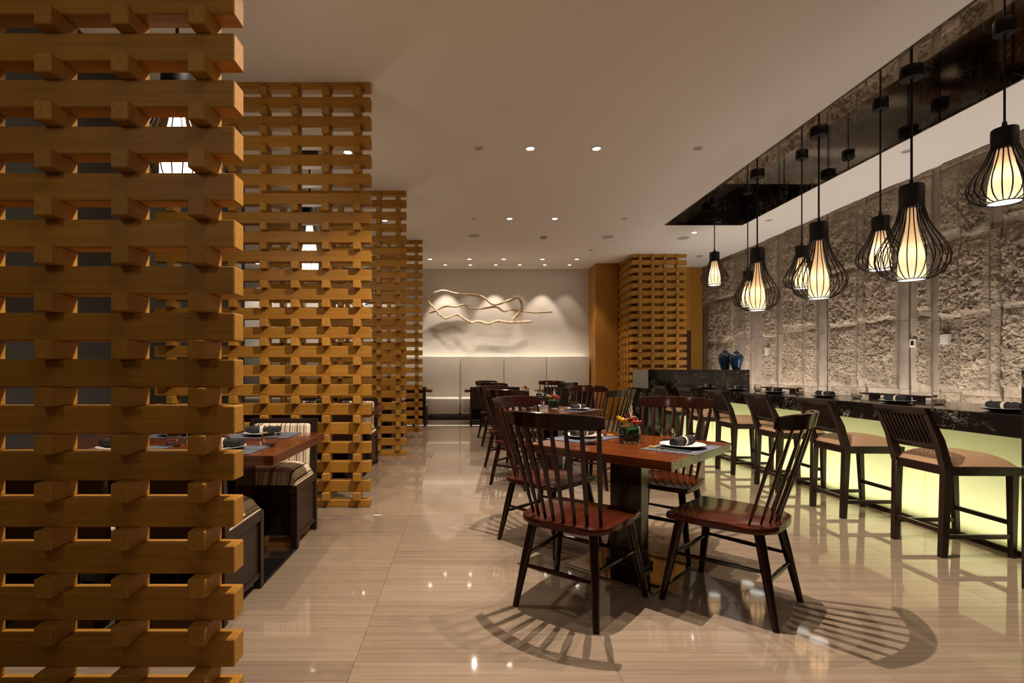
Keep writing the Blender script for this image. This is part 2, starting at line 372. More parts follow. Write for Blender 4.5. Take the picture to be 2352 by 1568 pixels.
def stone(y0, y1, z0, z1, kind, gap0, gap1, sd):
    """a block: back plane x=+0.1, rocky face towards -x; local origin at its lower corner"""
    W, Hh = y1-y0, z1-z0
    st = 0.015 if kind == 'r' else (0.022 if kind == 'm' else 0.06)
    ny = max(2, int(W/st)); nz = max(3, int(Hh/st))
    amp = {'r': 1.0, 'm': 0.55, 's': 0.0}[kind]*(0.35 if z0 > 3.5 else 1)
    off = Vector((sd*3.7, sd*1.3, sd*7.1)); start = 0.015+0.11*random.random(); fade = 0.80+0.2*random.random()
    bm = new(); g = []
    for j in range(nz+1):
        row = []
        for i in range(ny+1):
            u, vv = i/ny, j/nz; y, z = u*W, vv*Hh
            p = Vector((y, 0.0, z))
            # wandering edges where there is an open crack
            ed = 0.0
            if gap1: ed -= (0.012+0.016*abs(noise.noise(Vector((z0+z, 3.0, sd))*2.3)+0.4*noise.noise(Vector((z0+z, 9, sd))*9)))*max(0, (u-0.6)/0.4)
            if gap0: ed += (0.010+0.014*abs(noise.noise(Vector((z0+z, 5.0, sd))*2.3)))*max(0, (0.4-u)/0.4)
            depth = 0.012+0.003*noise.noise(p*12+off)
            if amp:
                st2 = start+0.07*noise.noise(Vector((y*3.5, sd, 0)))
                a = min(1, max(0, (vv-st2)/0.035)); b = min(1, max(0, (1.0-vv)/(1.0-fade+0.02)))
                side = min(1, max(0, u*W/0.02)) * min(1, max(0, (1-u)*W/0.02))
                pw_ = Vector((0, y*1.7, z*0.9)); n1 = noise.multi_fractal(pw_*3.1+off, 0.9, 2.1, 5)
                n2 = noise.noise(p*9+off); n3 = noise.noise(p*21+off); n4 = abs(noise.noise(pw_*5.5+off))
                q = pw_+Vector((0, noise.noise(p*6+off), noise.noise(p*6-off)))*0.05
                vd = noise.voronoi(q*5.0+off)[0]; ve = noise.voronoi(Vector((0, q.y*11+q.z*3, q.z*11-q.y*2))+off)[0]
                vf = noise.voronoi(Vector((0, q.y*23+q.z*9, q.z*21-q.y*8))+off)[0]
                rock = 0.022+0.010*n1+0.016*n4+0.012*n2+0.014*n3+0.028*(vd[1]-vd[0])+0.022*(vf[1]-vf[0])+0.036*(ve[1]-ve[0])+0.018*noise.noise(p*45+off)
                depth += amp*max(0.0, rock)*(0.3+0.7*a)*(0.35+0.65*b)*(0.35+0.65*side)*(0.8+0.4*(1-vv))
            jy = jz = 0.0
            if kind != 's' and 0 < i < ny and 0 < j < nz: jy, jz = st*0.34*random.uniform(-1, 1), st*0.34*random.uniform(-1, 1)
            row.append(bm.verts.new((-depth, y+ed+jy, z+jz)))
        g.append(row)
    for j in range(nz):
        for i in range(ny):
            a_, b_, c_, d_ = g[j][i], g[j+1][i], g[j+1][i+1], g[j][i+1]
            if (i*7+j*3+sd) % 3: bm.faces.new((a_, b_, c_)); bm.faces.new((a_, c_, d_))
            else: bm.faces.new((a_, b_, d_)); bm.faces.new((b_, c_, d_))
    # sides back to the wall
    loop = [g[0][i] for i in range(ny+1)]+[g[j][ny] for j in range(1, nz+1)]+[g[nz][i] for i in range(ny-1, -1, -1)]+[g[j][0] for j in range(nz-1, 0, -1)]
    back = [bm.verts.new((0.10, v.co.y, v.co.z)) for v in loop]
    n = len(loop)
    for k in range(n): bm.faces.new((loop[k], loop[(k+1) % n], back[(k+1) % n], back[k]))
    return mesh('stone', bm, M['smoothstone' if kind == 's' else 'stone'], smooth=(kind == 's'))
for ci, (ya, yb, kind, gap) in enumerate(cols):
    prevgap = cols[ci-1][3] if ci else 1
    j_ = [0.05*random.uniform(-1, 1) for _ in range(3)]
    CR = [(0.0, 0.02), (0.02, 0.92+j_[0]*0.5), (0.92+j_[0]*0.5, 1.82+j_[1]), (1.82+j_[1], 2.72+j_[2]), (2.72+j_[2], 3.62), (3.62, 3.7)]
    if not gap and ci and random.random() < 0.6: CR = lastCR
    lastCR = CR
    for ri, (z0, z1) in enumerate(CR):
        if ri == 0: k2 = 's'
        else: k2 = kind
        if k2 == 'r' and random.random() < 0.12: k2 = 'm'
        if k2 == 'm' and random.random() < 0.25: k2 = 's'
        me = stone(yb+0.0015, ya-0.0015, z0+0.002, z1-0.002, k2, gap, prevgap, ci*7+ri+1)
        inset = 0.0 if k2 != 's' else 0.012
        put('stone', me, wallr, loc=(WX+inset+0.008*random.random(), yb+0.0015, z0+0.002))

# small plates screwed to the stone wall
def px(x, y, d): return ((x-1068)*d/1176, d, CAMZ+(848-y)*d/1176)
def plate(y, z, size, inner, label, proud=0.06):
    t_ = thing('wall_plate', label, 'switch plate', (WX-proud, y, z))
    bm = new(); box(bm, 0, 0.10, -size/2, size/2, -size*0.6, size*0.6, 0.003); obj('frame', bm, M['grille'] if not inner else M['ring'], t_)
    bm = new(); box(bm, -0.003, 0.01, -size*0.28, size*0.28, -size*0.36, size*0.36, 0.001); obj('insert', bm, M['black'] if inner else M['grille'], t_)
plate(6.64, 1.54, 0.085, True, 'small dark-centred wall switch framed in metal on the smooth stone strip', 0.03)
plate(6.12, 1.56, 0.10, False, 'pale square socket plate on rough stone right of the framed switch', 0.11)
plate(9.72, 1.54, 0.12, False, 'pale socket plate on the stone wall to the right of the blue jars', 0.11)

# ------------------------------------------------------------------ lattice screens
PER, BH, BT, PRO, BL = 0.1668, 0.100, 0.080, 0.049, 0.125
ROWS = 23
def lattice(o, length, first, n_blocks, x_sp=0.268, left_in=None):
    """boards along local +x starting at 0, face at local y=0, blocks sticking out towards -y"""
    bm = new(); box(bm, 0, length, 0, BT, 0, BH, 0.004); board = mesh('board', bm, M['oak'])
    bm = new(); box(bm, 0, length, 0, BT, 0, 0.066, 0.004); low = mesh('board', bm, M['oak'])
    gh = PER-BH
    bm = new(); box(bm, 0, 0.062, -PRO, BT-0.002, -0.0005, gh+0.0005, 0.004); blk = mesh('block', bm, M['oak_end'])
    for k in range(ROWS):
        zt = 0.068+PER*k
        if k == 0: put('board', low, o, loc=(0, 0, 0.0))
        elif k == ROWS-1: put('board', low, o, loc=(0, 0, H-0.067))
        else: put('board', board, o, loc=(0, 0, zt-BH))
        if k < ROWS-1:
            for j in range(n_blocks): put('block', blk, o, loc=(first+j*x_sp, 0, zt))
SX = -0.825; SL = 1.88
for y, lab in ((1.83, 'nearest oak lattice screen, filling the left edge of the view'),
               (4.455, 'second oak lattice screen from the camera, behind the striped booth chair'),
               (7.16, 'third oak lattice screen from the camera along the aisle'),
               (9.90, 'farthest oak lattice screen on the left side of the aisle')):
    s = thing('lattice_screen', lab, 'screen', (SX-SL, y, 0), 0, 'oak lattice screens along the aisle')
    lattice(s, SL, SL-0.082-0.060-6*0.268, 7)
# lattice clad block at the far right
s = thing('lattice_cladding', 'oak lattice facing the room in front of the far right corner', 'screen', (3.63, 11.1, 0))
lattice(s, 1.18, 0.13, 4)
s = thing('lattice_cladding', 'oak lattice on the side of the far right block, facing the aisle', 'screen', (3.635, 12.098, 0), R(-90))
lattice(s, 0.995-BT+0.0, 0.11, 4, 0.2)
bm = new(); box(bm, 3.80, 4.78, 11.195, 12.49, 0, 3.36, 0.003); tag(obj('core_block', bm, M['oak_panel']), 'plain oak block inside the far right lattice', 'column')

# ------------------------------------------------------------------ bar
bar_t = thing('bar_counter', 'long black marble bar counter with a glowing yellow-green front', 'bar', (0, 0, 0))
bm = new(); box(bm, 3.37, 4.22, 2.82, 8.49, 0.88, 0.92, 0.003); obj('countertop', bm, M['marble'], bar_t)
bm = new(); box(bm, 3.37, 3.41, 2.82, 8.49, 0.78, 0.879, 0.003); obj('apron', bm, M['marble'], bar_t)
bm = new(); box(bm, 3.41, 4.16, 2.82, 8.49, 0.845, 0.879); obj('underframe', bm, M['black'], bar_t)
for i in range(5):
    yy0 = 2.83+i*1.132
    bm = new(); box(bm, 3.56, 3.572, yy0+0.001, yy0+1.131, 0.035, 0.845, 0.001); obj('glow_panel', bm, M['frost'], bar_t)
bm = new(); box(bm, 3.545, 3.60, 2.83, 8.49, 0.0, 0.035); obj('plinth', bm, M['booth'], bar_t)
bm = new(); box(bm, 3.95, 3.97, 2.83, 8.49, 0.0, 0.845); obj('light_box_back', bm, M['boxwhite'], bar_t)
bm = new(); box(bm, 3.60, 3.95, 2.83, 8.49, 0.0, 0.03); obj('light_box_base', bm, M['boxwhite'], bar_t)
bm = new(); box(bm, 3.98, 4.16, 2.83, 8.49, 0.0, 0.845); obj('rear_cabinet', bm, M['booth'], bar_t)
def divider(y0, y1, x0, x1, label, capy):
    d = thing('marble_divider', label, 'divider wall', (0, 0, 0))
    bm = new(); box(bm, x0, x1, y0, y1, 0, 1.195, 0.004); obj('body', bm, M['marble'], d)
    if capy:
        bm = new(); box(bm, x0-0.012, x0, y0+0.004, y1, 0.88, 1.195, 0.001); obj('side_panel', bm, M['greystone'], d)
        bm = new(); box(bm, x0-0.010, x0, y0+0.004, y1, 0.02, 0.876, 0.001); obj('side_panel', bm, M['marble'], d)
    return d
divider(8.50, 9.27, 3.05, 4.73, 'black veined marble upstand closing the far end of the bar', True)
divider(2.05, 2.81, 3.05, 4.73, 'black marble upstand cut by the right edge of the view', False)
# back shelf under the stone wall
bm = new(); box(bm, 5.06, 5.62, 1.7, 12.0, 0.0, 0.55, 0.004); tag(obj('back_cabinet', bm, M['booth']), 'low dark service cabinet along the foot of the stone wall', 'cabinet')

# blue jars
bm = new()
lathe(bm, [(0.05,0),(0.062,0.004),(0.075,0.05),(0.105,0.15),(0.115,0.21),(0.105,0.255),(0.075,0.285),(0.04,0.295),(0.04,0.305),(0.052,0.306),(0.05,0.318),(0.022,0.332),(0.014,0.334),(0.016,0.350),(0.008,0.358)], 28)
jar_me = mesh('blue_jar', bm, M['blue'])
j = put('ginger_jar', jar_me, loc=(4.50, 8.86, 1.195)); tag(j, 'taller blue glazed lidded jar, left of the pair on the marble upstand', 'jar', 'blue jars on the bar end')
j = put('ginger_jar', jar_me, loc=(4.575, 8.63, 1.195), scale=(0.98, 0.98, 0.92)); tag(j, 'blue glazed lidded jar in front, right of the pair on the marble upstand', 'jar', 'blue jars on the bar end')

# ------------------------------------------------------------------ pendants
def pendant_meshes(big, booth=False):
    if big:
        capz, top, cr = 0.70, 0.91, 0.098
        cage = [(0.107,0.0),(0.165,0.018),(0.235,0.07),(0.275,0.14),(0.285,0.205),(0.270,0.28),(0.225,0.37),(0.165,0.47),(0.125,0.56),(0.10,0.66),(0.088,0.72)]
        sh = [(0.105,0.004),(0.106,0.08),(0.103,0.18),(0.092,0.28),(0.070,0.38),(0.050,0.48),(0.038,0.58),(0.032,0.71)]
        dr = 0.107
    else:
        capz, top, cr = 0.42, 0.57, 0.080
        cage = [(0.100,0.0),(0.14,0.012),(0.19,0.045),(0.214,0.09),(0.217,0.135),(0.198,0.19),(0.155,0.26),(0.115,0.33),(0.088,0.40),(0.074,0.44)]
        sh = [(0.098,0.004),(0.097,0.06),(0.092,0.14),(0.078,0.22),(0.060,0.30),(0.048,0.38),(0.042,0.43)]
        dr = 0.100
    n = 26 if big else 24
    bm = new()
    for k in range(n):
        a = 2*math.pi*k/n; ca, sa = math.cos(a), math.sin(a)
        tube(bm, [(r*ca, r*sa, z) for r, z in cage], 0.0046, 5, cap=False)
    for r_, z_ in (cage[0], cage[-1]):
        tube(bm, [(r_*math.cos(2*math.pi*k/32), r_*math.sin(2*math.pi*k/32), z_) for k in range(33)], 0.0045, 5, cap=False)
    cage_me = mesh('cage', bm, M['wire'])
    bm = new(); lathe(bm, sh, 28, cap0=False, cap1=False); shade_me = mesh('shade', bm, M['booth_shade'] if booth else M['shade'])
    bm = new(); lathe(bm, [(0.0005,0.002),(dr-0.006,0.002)], 28, cap0=True, cap1=False); disc = mesh('diffuser', bm, M['bulb_disc'] if not booth else M['booth_shade'])
    bm = new(); lathe(bm, [(cr*0.9,capz-0.01),(cr,capz),(cr,top-0.01),(cr*0.94,top),(0.02,top),(0.014,top+0.05),(0.008,top+0.06)], 28); cap = mesh('cap', bm, M['black'])
    return cage_me, shade_me, disc, cap, top
PM = {('L', 0): pendant_meshes(True), ('S', 0): pendant_meshes(False), ('L', 1): pendant_meshes(True, True)}
bm = new(); lathe(bm, [(0.095,-0.058),(0.10,-0.05),(0.10,0.0)], 28); canopy_me = mesh('canopy', bm, M['black'])
def pendant(kind, x, y, zb, ztop, label, group, sc=1.0, booth=0, power=0.62):
    cg, sh, ds, cp, top = PM[(kind, booth)]
    t_ = thing('pendant_lamp', label, 'pendant lamp', (x, y, zb), 0, group)
    s3 = (sc, sc, sc)
    put('cage', cg, t_, scale=s3, rot=(0, 0, random.random())); put('shade', sh, t_, scale=s3); put('diffuser', ds, t_, scale=s3); put('cap', cp, t_, scale=s3)
    bm = new(); tube(bm, [(0, 0, top*sc), (0, 0, ztop-zb-0.05)], 0.010 if kind == 'L' else 0.008, 8); obj('cord', bm, M['black'], t_)
    k = 0.95 if kind == 'L' else 0.72
    put('canopy', canopy_me, t_, loc=(0, 0, ztop-zb), scale=(k, k, 1))
    if not booth:
        l = bpy.data.lights.new('pendant_bulb', 'POINT'); l.energy = power; l.color = (1.0, 0.76, 0.52); l.shadow_soft_size = 0.025
        o = bpy.data.objects.new('pendant_bulb', l); C.objects.link(o); o.parent = t_; o.location = (0, 0, (0.24 if kind == 'L' else 0.2)*sc)
    return t_
ZT = H+RD
pg = 'caged pendant lamps over the bar'
for k, x, y, zb, sc, lab in (
    ('S', 4.50, 4.27, 2.59, 1.08, 'small caged pendant lamp nearest the camera, at the right edge, hanging high'),
    ('L', 4.30, 4.93, 2.06, 1.0, 'largest-looking long caged pendant lamp, nearest of the three long ones'),
    ('S', 4.47, 5.51, 2.27, 1.0, 'short caged pendant lamp just left of the nearest long one'),
    ('L', 4.25, 6.15, 2.05, 1.0, 'long caged pendant lamp, middle of the three long ones'),
    ('S', 4.48, 6.81, 2.277, 0.98, 'short caged pendant lamp partly behind the middle long one'),
    ('L', 4.27, 7.48, 2.06, 1.0, 'long caged pendant lamp farthest from the camera of the three'),
    ('S', 4.50, 8.15, 2.2, 0.98, 'short caged pendant lamp half hidden behind the farthest long one'),
    ('S', 4.24, 8.70, 2.63, 0.98, 'short caged pendant lamp hanging alone at the far end of the bar')):
    pendant(k, x, y, zb, ZT, lab, pg, sc)
for y, lab in ((3.15, 'caged white pendant over the nearest booth, seen through the first lattice'),
               (5.83, 'caged white pendant over the second booth, seen through the second lattice'),
               (8.55, 'caged white pendant over the third booth behind the screens')):
    pendant('L', -1.77, y, 2.28, H, lab, 'caged pendants over the booths', 0.92, 1)
pendant('L', -1.77, 0.05, 2.28, H, 'added unseen caged pendant brightening the front of the nearest lattice', 'caged pendants over the booths', 0.92, 1)  # extra lamp out of view, added to light the nearest screen's face

# ------------------------------------------------------------------ ceiling fittings
bm = new(); lathe(bm, [(0.062,-0.004),(0.060,-0.006),(0.046,-0.004),(0.043,0.0)], 24, cap0=False, cap1=False); ring_me = mesh('trim_ring', bm, M['trim'])
bm = new(); lathe(bm, [(0.0005,-0.0015),(0.044,-0.0015)], 24, cap1=False); lens_me = mesh('lens', bm, M['lens'])
bm = new(); lathe(bm, [(0.0005,-0.0015),(0.044,-0.0015)], 24, cap1=False); dim_me = mesh('lens', bm, M['lens_dim'])
def downlight(x, y, label, power, group, lit=True, cone=100, target=None, beam=True, sc=1.0):
    t_ = thing('downlight', label, 'downlight', (x, y, H), 0, group)
    put('trim_ring', ring_me, t_, scale=(sc, sc, 1)); put('lens', lens_me if lit else dim_me, t_, scale=(sc, sc, 1))
    if beam and power: spot(x, y, H-0.02, power, cone, 0.5, target)
cent = ('leftmost', 'left of the two bright middle', 'right of the two bright middle', 'rightmost')
for yy, rowname in ((-2.3, 'row behind the camera'), (0.4, 'row above the camera'), (2.93, 'row over the nearest table'), (5.8, 'nearest visible row'), (8.5, 'second visible row'), (10.73, 'sparse row before the banquette')):
    for xi, x in enumerate((0.155, 0.74, 1.49, 2.64)):
        lit = xi in (1, 2)
        if 2 < yy < 3:                      # three lamps right over the nearest table
            if xi == 3: continue
            x = (0.62, 1.24, 1.78)[xi]; lit = True
        if yy > 10 and lit: continue
        pw = SPOT_W*(1.0 if lit else 0.45)
        if yy < 1: pw *= 0.12 if xi else 0.25
        if xi == 0 and yy > 3: pw *= 0.8
        if 2 < yy < 3: pw *= (3.9, 1.2, 0.8)[xi]
        downlight(x, yy, f'{cent[xi]} recessed ceiling spotlight of the {rowname}', pw, 'recessed ceiling spotlights', lit, 74 if xi else 130)
for i, x in enumerate((-0.79, 0.1, 0.88, 1.76, 2.54)):
    downlight(x, 11.62, ('first', 'second', 'third', 'fourth', 'fifth')[i]+' lit spot from the left in the row before the back wall', SPOT_W*0.75, 'spots near the back wall', True, 80)
for i, x in enumerate((-0.47, 0.13, 0.735, 1.31, 1.91, 2.5)):
    downlight(x, 12.25, ('first', 'second', 'third', 'fourth', 'fifth', 'sixth')[i]+' lit spot from the left in the row closest to the back wall', SPOT_W*(0.8, 0.12, 0.7, 0.12, 0.55, 0.15)[i], 'spots washing the back wall', True, 58, (x, 12.72, 1.3), sc=0.85)
for i, x in enumerate((-2.5, -3.7, -4.9)):
    downlight(x, 12.1, ('first', 'second', 'third')[i]+' back wall spot hidden behind the screens', SPOT_W*0.5, 'hidden back wall spots', True, 90, (x, 12.7, 1.5))
downlight(4.19, 9.36, 'lit spot on the ceiling beyond the far end of the dark recess', SPOT_W*0.5, None, True)
for i, (x, y) in enumerate(((5.1, 8.6), (5.07, 5.88))):
    downlight(x, y, ('far','near')[i]+' unlit spot on the ceiling strip between recess and stone wall', 0, None, False)
for i, y in enumerate((2.85, 5.6, 8.3)):   # booth spots over the table ends
    downlight(-1.35, y+0.3, ('near','middle','far')[i]+' booth spotlight hidden behind the lattice screens', SPOT_W*0.9, 'booth spotlights', True, 70)
for i, (x, y) in enumerate(((-4.2, 3.0), (-4.2, 6.0), (-4.2, 9.0))):
    downlight(x, y, ('near','middle','far')[i]+' spotlight over the left aisle behind the screens', SPOT_W*0.12, 'left aisle spotlights', True, 100)
bm = new(); lathe(bm, [(0.11,-0.004),(0.105,-0.007),(0.0005,-0.009)], 28, cap0=False, cap1=False); sp_me = mesh('speaker', bm, M['grille'])
for x, y, lab in ((0.163, 9.58, 'left round ceiling speaker grille'), (2.69, 9.67, 'middle round ceiling speaker grille'), (4.16, 9.75, 'right round ceiling speaker grille past the dark recess')):
    tag(put('ceiling_speaker', sp_me, loc=(x, y, H)), lab, 'speaker', 'ceiling speakers')
bm = new(); lathe(bm, [(0.065,0.0),(0.065,-0.018),(0.045,-0.022),(0.045,-0.03),(0.04,-0.034)], 20, cap0=False)
for k in range(6):
    a = k*math.pi/3; box(bm, -0.006, 0.006, -0.004, 0.004, -0.036, -0.022, T=Matrix.Translation((0.052*math.cos(a), 0.052*math.sin(a), 0)))
det = mesh('detector', bm, M['grille'])
for x, y, lab in ((1.49, 9.67, 'small round smoke detector in the middle of the ceiling'), (5.16, 11.26, 'small round smoke detector near the stone wall')):
    tag(put('smoke_detector', det, loc=(x, y, H)), lab, 'smoke detector')

# ------------------------------------------------------------------ dining chair
def lerp(a, b, t): return tuple(a[i]+(b[i]-a[i])*t for i in range(3))
def make_chair(label, group):
    t_ = thing('dining_chair', label, 'chair', (0, 0, 0), 0, group)
    poly = [(-0.250, 0.225), (-0.243, 0.24), (-0.225, 0.247), (0.225, 0.247), (0.243, 0.24), (0.250, 0.225), (0.252, 0.08), (0.246, -0.06)]
    for k in range(1, 16):
        a = math.pi*k/16; cx = math.cos(a); sy = math.sin(a)
        poly.append((0.246*math.copysign(abs(cx)**0.62, cx), -0.06-0.19*sy**0.62))
    poly += [(-0.246, -0.06), (-0.252, 0.08)]
    bm = new(); prism(bm, poly, 0.422, 0.456, 0.010, 2); obj('seat', bm, M['seat'], t_)
    fb = [(s*0.262, 0.254, 0.0) for s in (-1, 1)]; ft = [(s*0.195, 0.185, 0.425) for s in (-1, 1)]
    rb = [(s*0.218, -0.262, 0.0) for s in (-1, 1)]; rt = [(s*0.165, -0.175, 0.425) for s in (-1, 1)]
    bm = new(); tube(bm, [ft[0], lerp(ft[0], fb[0], 0.45), fb[0]], [0.0235, 0.022, 0.0145], 10)
    for i in (0, 1):
        for b, tt in ((fb, ft), (rb, rt)):
            bm = new(); tube(bm, [tt[i], lerp(tt[i], b[i], 0.4), b[i]], [0.0235, 0.0225, 0.015], 12); obj('leg', bm, M['chair'], t_)
    def strt(p, q, r=0.012):
        bm = new(); tube(bm, [lerp(p, q, k/6) for k in range(7)], [0.008, r*0.9, r, r*1.1, r, r*0.9, 0.008], 8); obj('stretcher', bm, M['chair'], t_)
    strt(lerp(rt[0], rb[0], 0.52), lerp(rt[1], rb[1], 0.52)); strt(lerp(ft[0], fb[0], 0.45), lerp(ft[1], fb[1], 0.45))
    strt(lerp(rt[0], rb[0], 0.42), lerp(ft[0], fb[0], 0.42), 0.011); strt(lerp(rt[1], rb[1], 0.42), lerp(ft[1], fb[1], 0.42), 0.011)
    # curved crest rail
    bm = new(); rings = []
    n = 20; hw = 0.265
    for k in range(n+1):
        u = -1+2*k/n; x = hw*u; y = -0.352+0.082*u*u; e = abs(u)**6
        z0 = 0.918+0.014*e; z1 = 1.000-0.010*u*u*0.6-0.006*e; th = 0.011-0.003*e
        lean = 0.015
        rings.append([bm.verts.new(p) for p in ((x, y-th, z0+0.006), (x, y+th, z0), (x, y+th-lean*0.4, (z0+z1)/2), (x, y+th-lean, z1-0.004), (x, y-lean, z1), (x, y-th-lean, z1-0.004), (x, y-th-lean*0.4, (z0+z1)/2))])
    for a, b in zip(rings, rings[1:]):
        for k in range(7): bm.faces.new((a[k], a[(k+1) % 7], b[(k+1) % 7], b[k]))
    bm.faces.new(rings[0][::-1]); bm.faces.new(rings[-1])
    obj('crest_rail', bm, M['chair'], t_)
    for k in range(8):
        u = -1+2*k/7
        p = (0.185*u, -0.212+0.075*u*u, 0.450); q = (0.240*u, -0.352+0.082*u*u*0.86, 0.925)
        pts = [lerp(p, q, s) for s in (0, 0.12, 0.35, 0.6, 0.85, 1)]
        bm = new(); tube(bm, pts, [0.0085, 0.0098, 0.0125, 0.0150, 0.0125, 0.0100], 8, flat=0.62, side=(0, 1, 0)); obj('spindle', bm, M['chair'], t_)
    return t_
# positions relative to the table centre, rotation so that local +y faces the table
CH = [(-0.41, -0.45, 51.5, 'front-left'), (0.395, -0.44, 134.5, 'front-right'), (0.35, 0.40, 229, 'back-right'), (-0.42, 0.46, -46, 'back-left')]
TC = [(1.0, 3.12, 'nearest dark table'), (1.0, 5.82, 'second dark table along the room'), (1.0, 8.52, 'third dark table along the room')]
chair0 = None
for (tx, ty, tn) in TC:
    for (dx, dy, rot, side) in CH:
        lab = f'dark spindle-back dining chair at the {side} side of the {tn}'
        j1, j2, j3 = (0, 0, 0) if ty < 4 else (random.uniform(-.02, .02), random.uniform(-.02, .02), random.uniform(-3, 3))
        if chair0 is None: chair0 = make_chair(lab, 'spindle-back dining chairs'); c = chair0
        else: c = dup(chair0, lab)
        c.location = (tx+dx+j1, ty+dy+j2, 0); c.rotation_euler = (0, 0, R(rot-90+j3))

# ------------------------------------------------------------------ square tables
def make_table(label):
    t_ = thing('dining_table', label, 'table', (0, 0, 0), 0, 'square pedestal tables')
    hs = 0.44
    bm = new(); box(bm, -hs, hs, -hs, hs, 0.700, 0.750, 0.003); obj('tabletop', bm, M['table'], t_)
    bm = new(); box(bm, -0.10, 0.10, -0.05, 0.05, 0.045, 0.700, 0.003); obj('column', bm, M['chair'], t_)
    bm = new(); box(bm, -0.13, 0.13, -0.09, 0.09, 0.675, 0.6995, 0.003); obj('column_head', bm, M['chair'], t_)
    bm = new(); box(bm, -0.12, 0.12, -0.07, 0.07, 0.014, 0.045, 0.003); obj('column_foot', bm, M['chair'], t_)
    bm = new(); box(bm, -0.28, 0.28, -0.28, 0.28, 0.0, 0.012, 0.004); obj('base_plate', bm, M['steel'], t_)
    return t_
tab0 = make_table('dark glossy square table nearest the camera, set for two')
tab0.location = (1.0, 3.12, 0); tab0.rotation_euler = (0, 0, R(-44.5))
dup(tab0, 'dark glossy square table behind the nearest one', (1.0, 5.82, 0), R(-44.5))
dup(tab0, 'dark glossy square table third along the room', (1.0, 8.52, 0), R(-44.5))

# ------------------------------------------------------------------ place settings
bm = new(); box(bm, -0.21, 0.21, -0.15, 0.15, 0, 0.003, 0.001); mat_me = mesh('placemat', bm, M['mat'])
bm = new(); lathe(bm, [(0.0005,0.012),(0.075,0.012),(0.085,0.014),(0.122,0.022),(0.124,0.021),(0.085,0.0105)], 32, cap0=False, cap1=False); plate_me = mesh('plate_top', bm, M['white'])
bm = new(); lathe(bm, [(0.06,0.0),(0.075,0.001),(0.121,0.018),(0.121,0.020),(0.085,0.010)], 32, cap0=True, cap1=True); under_me = mesh('plate_underside', bm, M['black'])
bm = new()
nn = 14; rs = []
for k in range(nn+1):
    x = -0.115+0.23*k/nn; r = 0.024+0.003*math.sin(k*1.9)+0.002*math.sin(k*0.7) - (0.003 if 6 <= k <= 8 else 0)
    rs.append((x, r))
tube(bm, [(x, 0, 0.024) for x, r in rs], [r for x, r in rs], 14)
nap_me = mesh('napkin_roll', bm, M['napkin'])
bm = new(); lathe(bm, [(0.0265,-0.011),(0.0285,-0.011),(0.0285,0.011),(0.0265,0.011)], 20, cap0=False, cap1=False); bmesh.ops.rotate(bm, verts=bm.verts, matrix=Matrix.Rotation(R(90), 3, 'Y')); nring_me = mesh('napkin_ring', bm, M['ring'])
bm = new(); lathe(bm, [(0.028,0.0),(0.038,0.006),(0.044,0.03),(0.043,0.055),(0.036,0.08),(0.0345,0.08),(0.041,0.055),(0.042,0.03),(0.035,0.010),(0.0005,0.008)], 24, cap0=True, cap1=False); glass_me = mesh('glass', bm, M['glass'])
bm = new(); tube(bm, [(0, -0.115, 0.008), (0, 0.115, 0.010)], [0.0030, 0.0042], 6); stick_me = mesh('chopstick', bm, M['black'])
bm = new(); tube(bm, [(0, 0.075, 0.0097), (0, 0.118, 0.010)], [0.0046, 0.0050], 6); tip_me = mesh('handle_band', bm, M['stickgold'])
bm = new(); box(bm, -0.022, 0.022, -0.007, 0.007, 0, 0.0062, 0.002); rest_me = mesh('chopstick_rest', bm, M['stickgold'])
def setting(x, y, z, rz, where, glass=True, sticks=True, matt=True, order=('mat', 'plate')):
    """place setting; local +y points from the diner across the table"""
    Mx = Matrix.Translation((x, y, z)) @ Matrix.Rotation(rz, 4, 'Z')
    def at(me, name, lx, ly, lz, r, lab, cat, grp):
        o = put(name, me); o.matrix_world = Mx @ Matrix.Translation((lx, ly, lz)) @ Matrix.Rotation(r, 4, 'Z')
        return tag(o, lab, cat, grp)
    zz = 0.0004
    if matt: at(mat_me, 'placemat', 0, 0, zz, 0, f'slate grey woven place mat at the {where}', 'placemat', 'place mats'); zz = 0.0038
    p = thing('plate', f'white round plate on the {where}', 'plate', (0, 0, 0), 0, 'white plates'); p.matrix_world = Mx @ Matrix.Translation((0, 0, zz))
    put('plate_top', plate_me, p); put('plate_underside', under_me, p)
    n_ = at(nap_me, 'napkin_roll', 0, 0.0, zz+0.0125, R(-2), f'rolled charcoal napkin on the plate of the {where}', 'napkin', 'rolled napkins')
    put('napkin_ring', nring_me, n_, loc=(0.004, 0, 0.024))
    if glass: at(glass_me, 'tumbler', 0.195, 0.17, 0.0004, 0, f'small round tumbler by the {where}', 'glass', 'tumblers')
    if sticks:
        sd = {-0.174: 'left', -0.162: 'right'}
        at(rest_me, 'chopstick_rest', -0.168, 0.055, zz, 0, f'gilt chopstick rest at the {where}', 'chopstick rest', 'chopstick rests')
        for dx in (-0.174, -0.162):
            c = at(stick_me, 'chopstick', dx, 0.0, zz+0.0005, 0, f'{sd[dx]} black chopstick of the pair, {where}', 'chopstick', f'pair of chopsticks, {where}')
            put('handle_band', tip_me, c)
